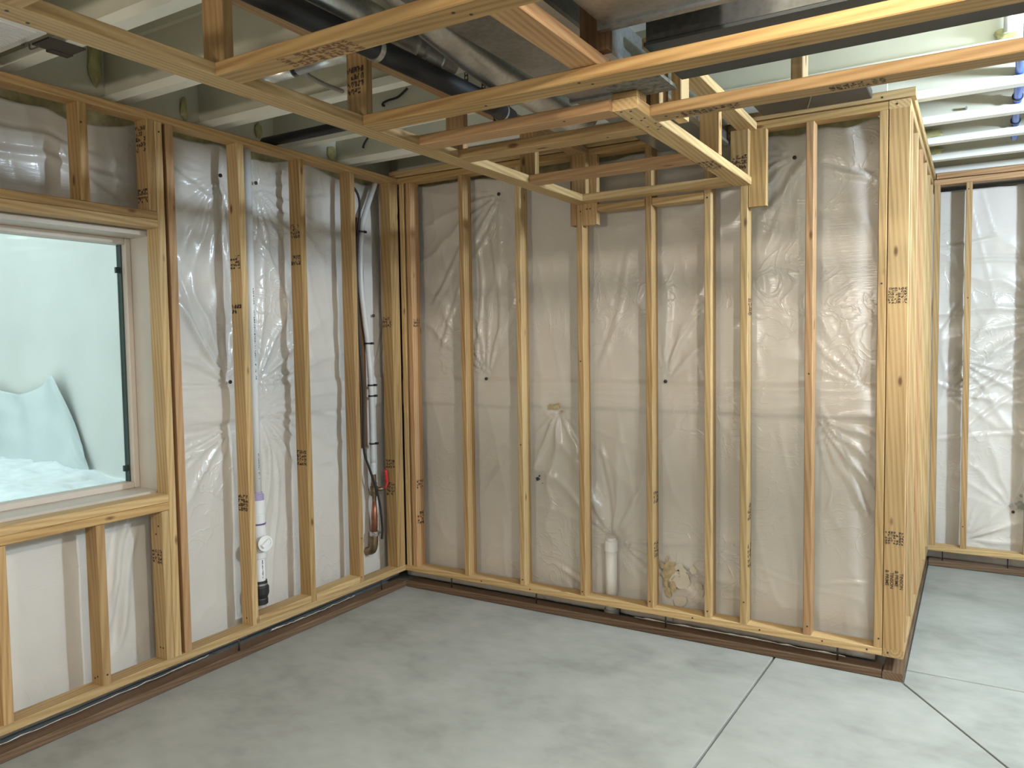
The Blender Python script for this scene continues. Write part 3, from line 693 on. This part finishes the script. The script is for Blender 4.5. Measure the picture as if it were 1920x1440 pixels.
# window well
ww = boxes('wall_well', [((-2.7, -1.44, 0.2), (-0.366, -1.36, 2.55)), ((-2.72, -6.2, 0.2), (-2.62, -1.44, 2.55)), ((-2.7, -6.3, 0.2), (-0.366, -6.2, 2.55))], WELLM); tag(ww, kind='structure')
def grid_obj(name, f, nu, nv, mat, thick=0.0):
    vs = [Vector(f(i / (nu - 1), j / (nv - 1))) for j in range(nv) for i in range(nu)]
    fs = [[j * nu + i, j * nu + i + 1, (j + 1) * nu + i + 1, (j + 1) * nu + i] for j in range(nv - 1) for i in range(nu - 1)]
    b = vs[0].copy(); me = bpy.data.meshes.new(name); me.from_pydata([v - b for v in vs], [], fs); me.update()
    o = link(name, me, mat, None, b, smooth=True)
    if thick: m = o.modifiers.new('thickness', 'SOLIDIFY'); m.thickness = thick
    return o
from mathutils import noise as MN
def snowf(u, v):
    x = -2.60 + u * 2.22; y = -6.15 + v * 4.70
    h = 0.90 + 0.05 * u + 0.07 * (1 - u) - 0.16 * max(0, u - 0.55)
    n = MN.noise(Vector((x * 2.5, y * 2.5, 0))) * 0.03 + MN.noise(Vector((x * 9, y * 7, 3))) * 0.022
    c = max(0, MN.noise(Vector((x * 11, y * 16, 9))) - 0.28) * 0.14
    return (x, y, h - 0.02 + n - c)
sn = grid_obj('snow_drift', snowf, 90, 170, SNOW); tag(sn, 'trampled white snow drift outside the window', 'snow', kind='stuff')
def tarpf(u, v):
    x = -2.5 + u * 1.42; top = 1.36 + 0.05 * math.sin(u * 9) * (1 - u) + 0.09 * math.exp(-((u - 0.78) / 0.14) ** 2)
    if u > 0.80: top -= (u - 0.80) * 2.3
    z = 0.80 + (top - 0.80) * v
    fold = 0.025 * math.sin(u * 26 + 3 * v) * (0.3 + v) + 0.03 * MN.noise(Vector((u * 7, v * 5, 1)))
    return (x + 0.14 * (1 - v) * u, -1.480 + 0.4 * fold - 0.03 * (1 - v), z)
tp = grid_obj('tarp', tarpf, 70, 40, TARPM, 0.003); tag(tp, 'pale blue plastic tarp slumped against the window well wall', 'tarp')

# ------------------------------------------------------------------ plumbing in the left wall
st = thing('drain_pipe', (-0.075, -1.155, 0.16), 'white plastic drain pipe with cleanout cap and black rubber coupling behind a stud', 'pipe')
px, py = -0.080, -1.140
tube('pipe', [(px, py, 0.78), (px, py, 2.66)], 0.024, PVC, st)
lathe('primer_ring', (px, py, 0.785), (0, 0, 1), [(0, 0.034), (0.03, 0.034), (0.036, 0.027), (0.045, 0.026)], PURPLE, st)
lathe('coupling', (px, py, 0.66), (0, 0, 1), [(0, 0.037), (0.05, 0.037), (0.052, 0.0355), (0.055, 0.037), (0.125, 0.037)], PVC, st)
lathe('primer_ring', (px, py, 0.652), (0, 0, 1), [(0, 0.040), (0.007, 0.040)], flat('primer_dark', (0.16, 0.10, 0.28), 0.4), st)
lathe('cleanout_tee', (px, py, 0.47), (0, 0, 1), [(0, 0.037), (0.02, 0.040), (0.16, 0.040), (0.182, 0.037)], PVC, st)
dr = Vector((0.97, -0.22, 0)).normalized(); c0 = Vector((px, py, 0.56))
cp = lathe('cleanout_cap', c0, dr, [(0.0, 0.034), (0.058, 0.034), (0.058, 0.042), (0.074, 0.042), (0.074, 0.033), (0.070, 0.031), (0.070, 0.02)], PVC, st)
u = Vector((0, 0, 1)); s = dr.cross(u)
bm = bmesh.new(); bm_box(bm, (-0.011, -0.026, 0), (0.011, 0.026, 0.016)); bmesh.ops.bevel(bm, geom=list(bm.edges), offset=0.002, segments=1, affect='EDGES')
q = Matrix((s * 0.6 + u * 0.8, u * 0.6 - s * 0.8, dr)).transposed()
for v in bm.verts: v.co = q @ v.co
me = bpy.data.meshes.new('cap_lug'); bm.to_mesh(me); bm.free()
lug = bpy.data.objects.new('cap_lug', me); me.materials.append(PVC); COL.objects.link(lug); lug.parent = cp; lug.location = dr * 0.070
tube('pipe', [(px, py, 0.20), (px, py, 0.48)], 0.030, PVC, st)
lathe('rubber_coupling', (px, py, 0.215), (0, 0, 1), [(0, 0.034), (0.004, 0.040), (0.03, 0.040), (0.036, 0.037), (0.06, 0.046), (0.095, 0.046), (0.105, 0.039), (0.130, 0.037)], RUBBER, st)
lathe('hose_clamp', (px, py, 0.322), (0, 0, 1), [(0, 0.0395), (0.010, 0.0395)], STEEL, st)
stamp(st, (px + 0.0305, py - 0.01, 0.36), (0, 0, 1), (0, 1, 0), 0.10, 0.012, 1, 12, 70)
stamp(st, (px + 0.0245, py - 0.006, 0.90), (0, 0, 1), (0, 1, 0), 0.14, 0.010, 1, 14, 71)
stamp(st, (px + 0.0245, py - 0.006, 1.42), (0, 0, 1), (0, 1, 0), 0.5, 0.010, 1, 40, 72)

wlp = thing('water_line', (-0.10, -0.19, 0.30), 'white water line with zip ties, red handled valve and copper stub in the corner bay', 'pipe')
tube('pipe', [(-0.11, -0.085, 2.66), (-0.11, -0.176, 2.479), (-0.10, -0.240, 2.33), (-0.10, -0.261, 2.035), (-0.10, -0.232, 1.768), (-0.10, -0.207, 1.60), (-0.10, -0.188, 1.29), (-0.10, -0.189, 0.84)], 0.0175, PEX, wlp, smooth_n=6)
lathe('adapter', (-0.10, -0.188, 0.775), (0, 0, 1), [(0, 0.018), (0.02, 0.021), (0.06, 0.021), (0.075, 0.019)], PEX, wlp)
lathe('valve', (-0.10, -0.184, 0.60), (0, 0, 1), [(0, 0.014), (0.03, 0.015), (0.032, 0.021), (0.055, 0.021), (0.058, 0.025), (0.095, 0.025), (0.098, 0.020), (0.12, 0.020), (0.122, 0.017), (0.18, 0.017)], BRASS, wlp)
hv = tube('valve_stem', [(-0.10, -0.184, 0.675), (-0.07, -0.150, 0.675), (-0.055, -0.135, 0.675)], [0.014, 0.013, 0.010], BRASS, wlp, seg=10)
tube('valve_handle', [(-0.055, -0.128, 0.672), (-0.05, -0.118, 0.70), (-0.048, -0.118, 0.73), (-0.048, -0.126, 0.80)], [0.005, 0.008, 0.011, 0.009], REDH, wlp, seg=10, smooth_n=3)
tube('copper_pipe', [(-0.10, -0.184, 0.61), (-0.10, -0.186, 0.50), (-0.10, -0.190, 0.40)], [0.012, 0.021, 0.021], COPPER, wlp)
lathe('ground_clamp', (-0.10, -0.190, 0.375), (0, 0, 1), [(0, 0.031), (0.028, 0.031)], STEEL, wlp)
for dy in (-0.034, 0.034): tube('clamp_bolt', [(-0.085, -0.19 + dy, 0.389), (-0.058, -0.19 + dy, 0.389)], 0.007, STEEL, wlp, seg=8)
tube('elbow', [(-0.10, -0.192, 0.40), (-0.10, -0.196, 0.33), (-0.115, -0.197, 0.28), (-0.165, -0.197, 0.265)], [0.024, 0.027, 0.027, 0.026], BRASS, wlp, smooth_n=5)
for (y, z) in ((-0.253, 2.32), (-0.2105, 1.619), (-0.190, 1.351), (-0.188, 1.282), (-0.188, 0.974)):
    tube('zip_tie', [(-0.10, y, z - 0.005), (-0.10, y, z + 0.005)], 0.021, RUBBER, wlp, seg=14)
    boxes('zip_tie_head', [((-0.090, y + 0.012, z - 0.007), (-0.074, y + 0.032, z + 0.007))], RUBBER, wlp)
cb = tube('cable', [(-0.11, -0.35, 2.63), (-0.10, -0.267, 2.549), (-0.095, -0.261, 2.434), (-0.10, -0.287, 2.265), (-0.095, -0.302, 2.033), (-0.095, -0.291, 1.633), (-0.095, -0.269, 1.295), (-0.095, -0.276, 0.956), (-0.085, -0.236, 0.813), (-0.062, -0.187, 0.632), (-0.058, -0.160, 0.44), (-0.062, -0.163, 0.35)], 0.0075, BLACKC, None, seg=10, smooth_n=6)
tag(cb, 'black cable looping down beside the white water line', 'cable')
bd = stick('backing_board', None, (-0.142, -0.122), (-0.305, -0.205), (0.955, 2.41), BROWNSHADE, axis='z'); tag(bd, 'brown backing board behind the black cable and water line', 'board')

sp = thing('standpipe', (1.425, 0.125, 0.03), 'short capped white plastic standpipe in front of the back wall plastic', 'pipe')
tube('pipe', [(1.425, 0.128, 0.05), (1.425, 0.128, 0.43)], 0.034, PVC, sp, seg=24)
lathe('cap', (1.425, 0.128, 0.395), (0, 0, 1), [(0, 0.0395), (0.058, 0.0395), (0.062, 0.037), (0.062, 0.029), (0.078, 0.029)], PVC, sp)
lathe('floor_collar', (1.425, 0.128, 0.003), (0, 0, 1), [(0, 0.046), (0.05, 0.043)], GREYC, sp)

# ------------------------------------------------------------------ pipes and ducts above the soffit
ab = thing('black_drain_pipe', (1.57, -1.0, 2.555), 'thick black plastic drain pipe running towards the back wall above the soffit', 'pipe')
tube('pipe', [(1.575, -3.8, 2.548), (1.568, -1.35, 2.556), (1.53, -1.12, 2.556)], 0.036, BLACKP, ab, seg=20)
lathe('coupling', (1.568, -1.40, 2.556), (0, 1, 0), [(0, 0.041), (0.08, 0.041)], BLACKP, ab)
tube('riser', [(1.508, -1.150, 2.556), (1.508, -1.150, 3.03)], 0.029, BLACKP, ab, seg=20)
lathe('coupling', (1.508, -1.150, 2.56), (0, 0, 1), [(-0.035, 0.034), (0.06, 0.034)], BLACKP, ab)
lathe('perforated_band', (1.569, -2.02, 2.551), (0, 1, 0), [(0, 0.0375), (0.022, 0.0375)], STEEL, ab)
lathe('perforated_band', (1.545, -1.215, 2.555), (0, 1, 0), [(0, 0.0375), (0.010, 0.0375)], STEEL, ab)
b2 = tube('black_branch_pipe', [(-0.10, -1.0, 2.713), (1.24, -1.0, 2.713)], 0.026, BLACKP, None, seg=16); tag(b2, 'black pipe crossing from the window wall to the soffit', 'pipe')
r1 = thing('round_duct', (1.56, -2.9, 2.665), 'round galvanized duct with a bright collar, beside the black drain pipe', 'duct')
tube('duct', [(1.58, -3.8, 2.668), (1.512, -2.09, 2.666), (1.492, -1.70, 2.666)], 0.062, GALVL, r1, seg=28)
lathe('collar', (1.495, -1.755, 2.666), (-0.05, 1, 0), [(0, 0.0645), (0.03, 0.0645)], STEEL, r1, seg=28)
lathe('collar', (1.492, -1.70, 2.666), (-0.0, 1, 0), [(0, 0.064), (0.05, 0.0645), (0.055, 0.061), (0.09, 0.061), (0.095, 0.064), (0.11, 0.061), (0.125, 0.060), (0.19, 0.055)], GALVL, r1, seg=28)
r2 = thing('round_duct', (1.66, -1.6, 2.665), 'plain round galvanized duct running toward the back wall beside the wide duct', 'duct')
tube('duct', [(1.74, -2.6, 2.67), (1.715, -2.05, 2.67), (1.68, -1.85, 2.665), (1.625, -1.40, 2.662), (1.60, -0.9, 2.662), (1.595, -0.62, 2.662), (1.59, -0.52, 2.72), (1.59, -0.50, 2.98)], [0.035, 0.045, 0.062, 0.07, 0.07, 0.07, 0.07, 0.07], GALVL, r2, seg=28, smooth_n=4)
d2 = thing('flat_duct', (1.95, -1.3, 2.6), 'wide dark galvanized duct running to the back wall', 'duct')
boxes('duct', [((1.785, -2.7, 2.600), (2.140, -0.01, 2.738))], GALV, d2, bevel=0.004)
for y in (-2.2, -1.05): boxes('seam_flange', [((1.775, y, 2.592), (2.148, y + 0.022, 2.739))], GALV, d2)
boxes('edge_flange', [((2.120, -2.7, 2.585), (2.150, -0.02, 2.600))], STEEL, d2)
d3 = thing('plenum_duct', (2.5, -2.4, 2.5), 'boxy sheet metal duct with a square open end above the soffit', 'duct')
boxes('duct', [((2.300, -3.6, 2.505), (2.700, -1.87, 2.738))], GALV, d3, bevel=0.004)
boxes('end_flange', [((2.285, -1.885, 2.495), (2.715, -1.862, 2.739))], GALV, d3)
boxes('side_flange', [((2.700, -3.6, 2.492), (2.722, -1.865, 2.50))], STEEL, d3)
d4 = thing('trunk_duct', (3.2, -1.6, 2.46), 'long dark trunk duct crossing behind the longest soffit board', 'duct')
boxes('duct', [((2.372, -1.735, 2.490), (4.4, -1.402, 2.737))], GALV, d4, bevel=0.004)
boxes('dark_reflection_plate', [((2.368, -1.742, 2.480), (4.4, -1.395, 2.4895))], DARKREFL, d4)  # added plate that paints the dark reflection under the trunk
d5 = thing('flat_duct', (2.45, -0.2, 2.70), 'low dark duct squeezed over the top plate of the back wall', 'duct')
boxes('duct', [((2.31, -0.34, 2.700), (2.80, -0.02, 2.738))], DARKMET, d5, bevel=0.004)
tube('seam', [(2.60, -0.34, 2.699), (2.52, -0.03, 2.699)], 0.004, GALV, d5, seg=6)
cd = thing('conduit', (0.9, -1.72, 2.70), 'two lengths of shiny metal tube end to end under a joist', 'pipe')
tube('tube', [(0.62, -1.722, 2.696), (0.905, -1.722, 2.696)], 0.026, GALVL, cd, seg=18); tube('tube', [(0.928, -1.722, 2.700), (1.265, -1.722, 2.700)], 0.026, GALVL, cd, seg=18)
lathe('joint', (0.903, -1.722, 2.698), (1, 0, 0), [(0, 0.018), (0.027, 0.018)], BLACKP, cd)
ct = tube('grey_tube', [(0.920, -1.690, 2.700), (0.905, -1.640, 2.695), (0.876, -1.52, 2.700), (0.845, -1.39, 2.715)], 0.0095, GREYC, None, seg=10, smooth_n=4); tag(ct, 'thin grey tube dropping across from the shiny metal tubes', 'pipe')
# perforated strap hangers: two rails with rungs
def strap(x, y, z0, z1, label, bent=False):
    L = [((x - 0.011, y, z0), (x - 0.006, y + 0.002, z1)), ((x + 0.006, y, z0), (x + 0.011, y + 0.002, z1))]
    n = int((z1 - z0) / 0.02)
    for i in range(n + 1):
        z = z0 + (z1 - z0) * i / n
        L.append(((x - 0.006, y, z - 0.004), (x + 0.006, y + 0.002, z + 0.004)))
    if bent: L.append(((x - 0.011, y - 0.0, z1 - 0.003), (x + 0.06, y + 0.02, z1)))
    o = boxes('strap_hanger', L, DARKMET); return tag(o, label, 'strap')
strap(1.088, -0.79, 2.80, 2.928, 'perforated strap with a bent top, hanging right beside the black pipe', True)
strap(1.187, -0.79, 2.80, 2.89, 'perforated strap hanging third from the left beside the round duct')
strap(1.229, -0.79, 2.80, 2.875, 'rightmost of the thin perforated straps beside the round duct')
strap(0.99, -0.79, 2.86, 2.925, 'short leftmost perforated strap just over the black pipe')
wh = tube('wire_hook', [(0.714, -0.775, 2.917), (0.654, -0.775, 2.885), (0.59, -0.775, 2.879), (0.555, -0.775, 2.872), (0.548, -0.775, 2.860), (0.56, -0.775, 2.856)], 0.006, BLACKC, None, seg=8, smooth_n=5); tag(wh, 'black bent wire hook against a white joist', 'wire')
wh = tube('wire_hook', [(-0.011, -0.262, 2.886), (-0.035, -0.264, 2.860), (-0.052, -0.262, 2.837), (-0.046, -0.262, 2.833)], 0.006, BLACKC, None, seg=8, smooth_n=4); tag(wh, 'short black wire end hanging near the inside corner ceiling', 'wire')
# blue tube through the joists, cable and stub on the right
bt = thing('blue_tube', (3.38, 0.8, 2.80), 'blue water tube passing through the white joists at the right edge', 'pipe')
tube('tube', [(3.352, -0.213, 2.800), (3.372, 0.237, 2.800), (3.380, 0.656, 2.800), (3.390, 1.161, 2.800), (3.401, 1.657, 2.800)], 0.019, BLUEP, bt, seg=12, smooth_n=4)
for q in ((3.372, 0.287, 2.80), (3.380, 0.706, 2.80), (3.390, 1.211, 2.80)): lathe('clip', q, (0, 1, 0), [(0, 0.025), (0.012, 0.025)], NAILM, bt, seg=12)
gc = tube('grey_cable', [(3.16, 0.74, 2.79), (3.17, 0.83, 2.80), (3.27, 0.87, 2.80), (3.345, 0.88, 2.795)], 0.006, GREYC, None, seg=8, smooth_n=5); tag(gc, 'grey cable clipped beside a joist near the blue tube', 'cable')
ps = tube('pipe_stub', [(3.311, -0.272, 2.80), (3.311, -0.272, 2.96), (3.311, -0.26, 3.03)], 0.016, PVC, None, seg=16); tag(ps, 'white plastic pipe stub sealed with foam at the top right', 'pipe')
# lumps of spray foam in the joist pockets
def foam(c, r, seed, label, sq=(1, 1, 1)):
    bm = bmesh.new(); bmesh.ops.create_icosphere(bm, subdivisions=3, radius=1.0)
    for v in bm.verts:
        n = 1 + 0.45 * MN.noise(v.co * 1.7 + Vector((seed * 3.1, 0, 0))) + 0.15 * MN.noise(v.co * 5 + Vector((seed, 0, 0)))
        v.co = Vector((v.co.x * r * sq[0], v.co.y * r * sq[1], v.co.z * r * sq[2])) * n
    return tag(bm_obj('spray_foam', bm, FOAM, None, c, smooth=True), label, 'foam')
foam((-0.275, -1.822, 2.927), 0.05, 1, 'yellow foam lump in the joist pocket nearest the camera on the left', (0.4, 0.6, 1.9))
foam((-0.275, -1.361, 2.831), 0.034, 2, 'yellow foam lump in the second joist pocket on the left', (0.4, 0.5, 1.7))
foam((-0.275, -0.881, 2.831), 0.034, 3, 'yellow foam lump above the black crossing pipe', (0.4, 0.6, 1.3))
foam((-0.275, -0.305, 2.818), 0.045, 4, 'small yellow foam lump near the inside corner', (0.4, 0.8, 0.9))
foam((2.97, 1.27, 2.80), 0.045, 5, 'yellow green foam smear by the return wall, larger of the two', (1.5, 0.4, 0.6))
foam((2.97, 1.755, 2.80), 0.038, 6, 'yellow green foam smear by the return wall, farther from the camera', (1.5, 0.5, 0.6))
foam((3.311, -0.265, 2.80), 0.028, 7, 'ring of yellow foam round the white pipe stub', (1.6, 0.35, 0.8))
# ribbed tray and bracket under the first bay
rt = thing('ribbed_tray', (0.2, -2.5, 2.72), 'ribbed white plastic tray fixed under the joists at the upper left', 'tray')
boxes('panel', [((-0.06, -2.74, 2.722), (0.40, -2.40, 2.728))], PVC, rt)
L = []
for i in range(22):
    x = -0.05 + i * 0.0205; L.append(((x, -2.735, 2.716), (x + 0.010, -2.43, 2.722)))
boxes('rib', L, PVC, rt)
tag(tube('wire_loop', [(0.25, -2.40, 2.716), (0.27, -2.42, 2.705), (0.30, -2.41, 2.71), (0.27, -2.39, 2.70), (0.30, -2.37, 2.712)], 0.003, DARKMET, None, seg=6, smooth_n=5), 'thin wire loop at the edge of the ribbed white tray', 'wire')
br = boxes('steel_strap', [((0.225, -2.36, 2.733), (0.34, -2.225, 2.7395)), ((0.205, -2.30, 2.731), (0.245, -2.22, 2.7395))], DARKMET); tag(br, 'dark steel strap nailed across a joist edge by the ribbed tray', 'bracket')

# ------------------------------------------------------------------ repeats share a group
GROUPS = {'stud_wall_frame': 'stud wall frames round the room', 'vapor_barrier': 'plastic sheets behind the studs', 'sill_plank': 'treated sills on the slab',
          'insulation_batt': 'insulation over the plastic sheets', 'film_strip': 'plastic strips in the gap under the plates', 'strap_hanger': 'perforated straps by the black pipe',
          'spray_foam': 'spray foam lumps in the joist pockets', 'round_duct': 'round ducts above the soffit', 'flat_duct': 'flat ducts above the soffit', 'wire_hook': 'wire hooks on the joists'}
for o in S.objects:
    if o.parent is None and o.name.split('.')[0] in GROUPS: o['group'] = GROUPS[o.name.split('.')[0]]
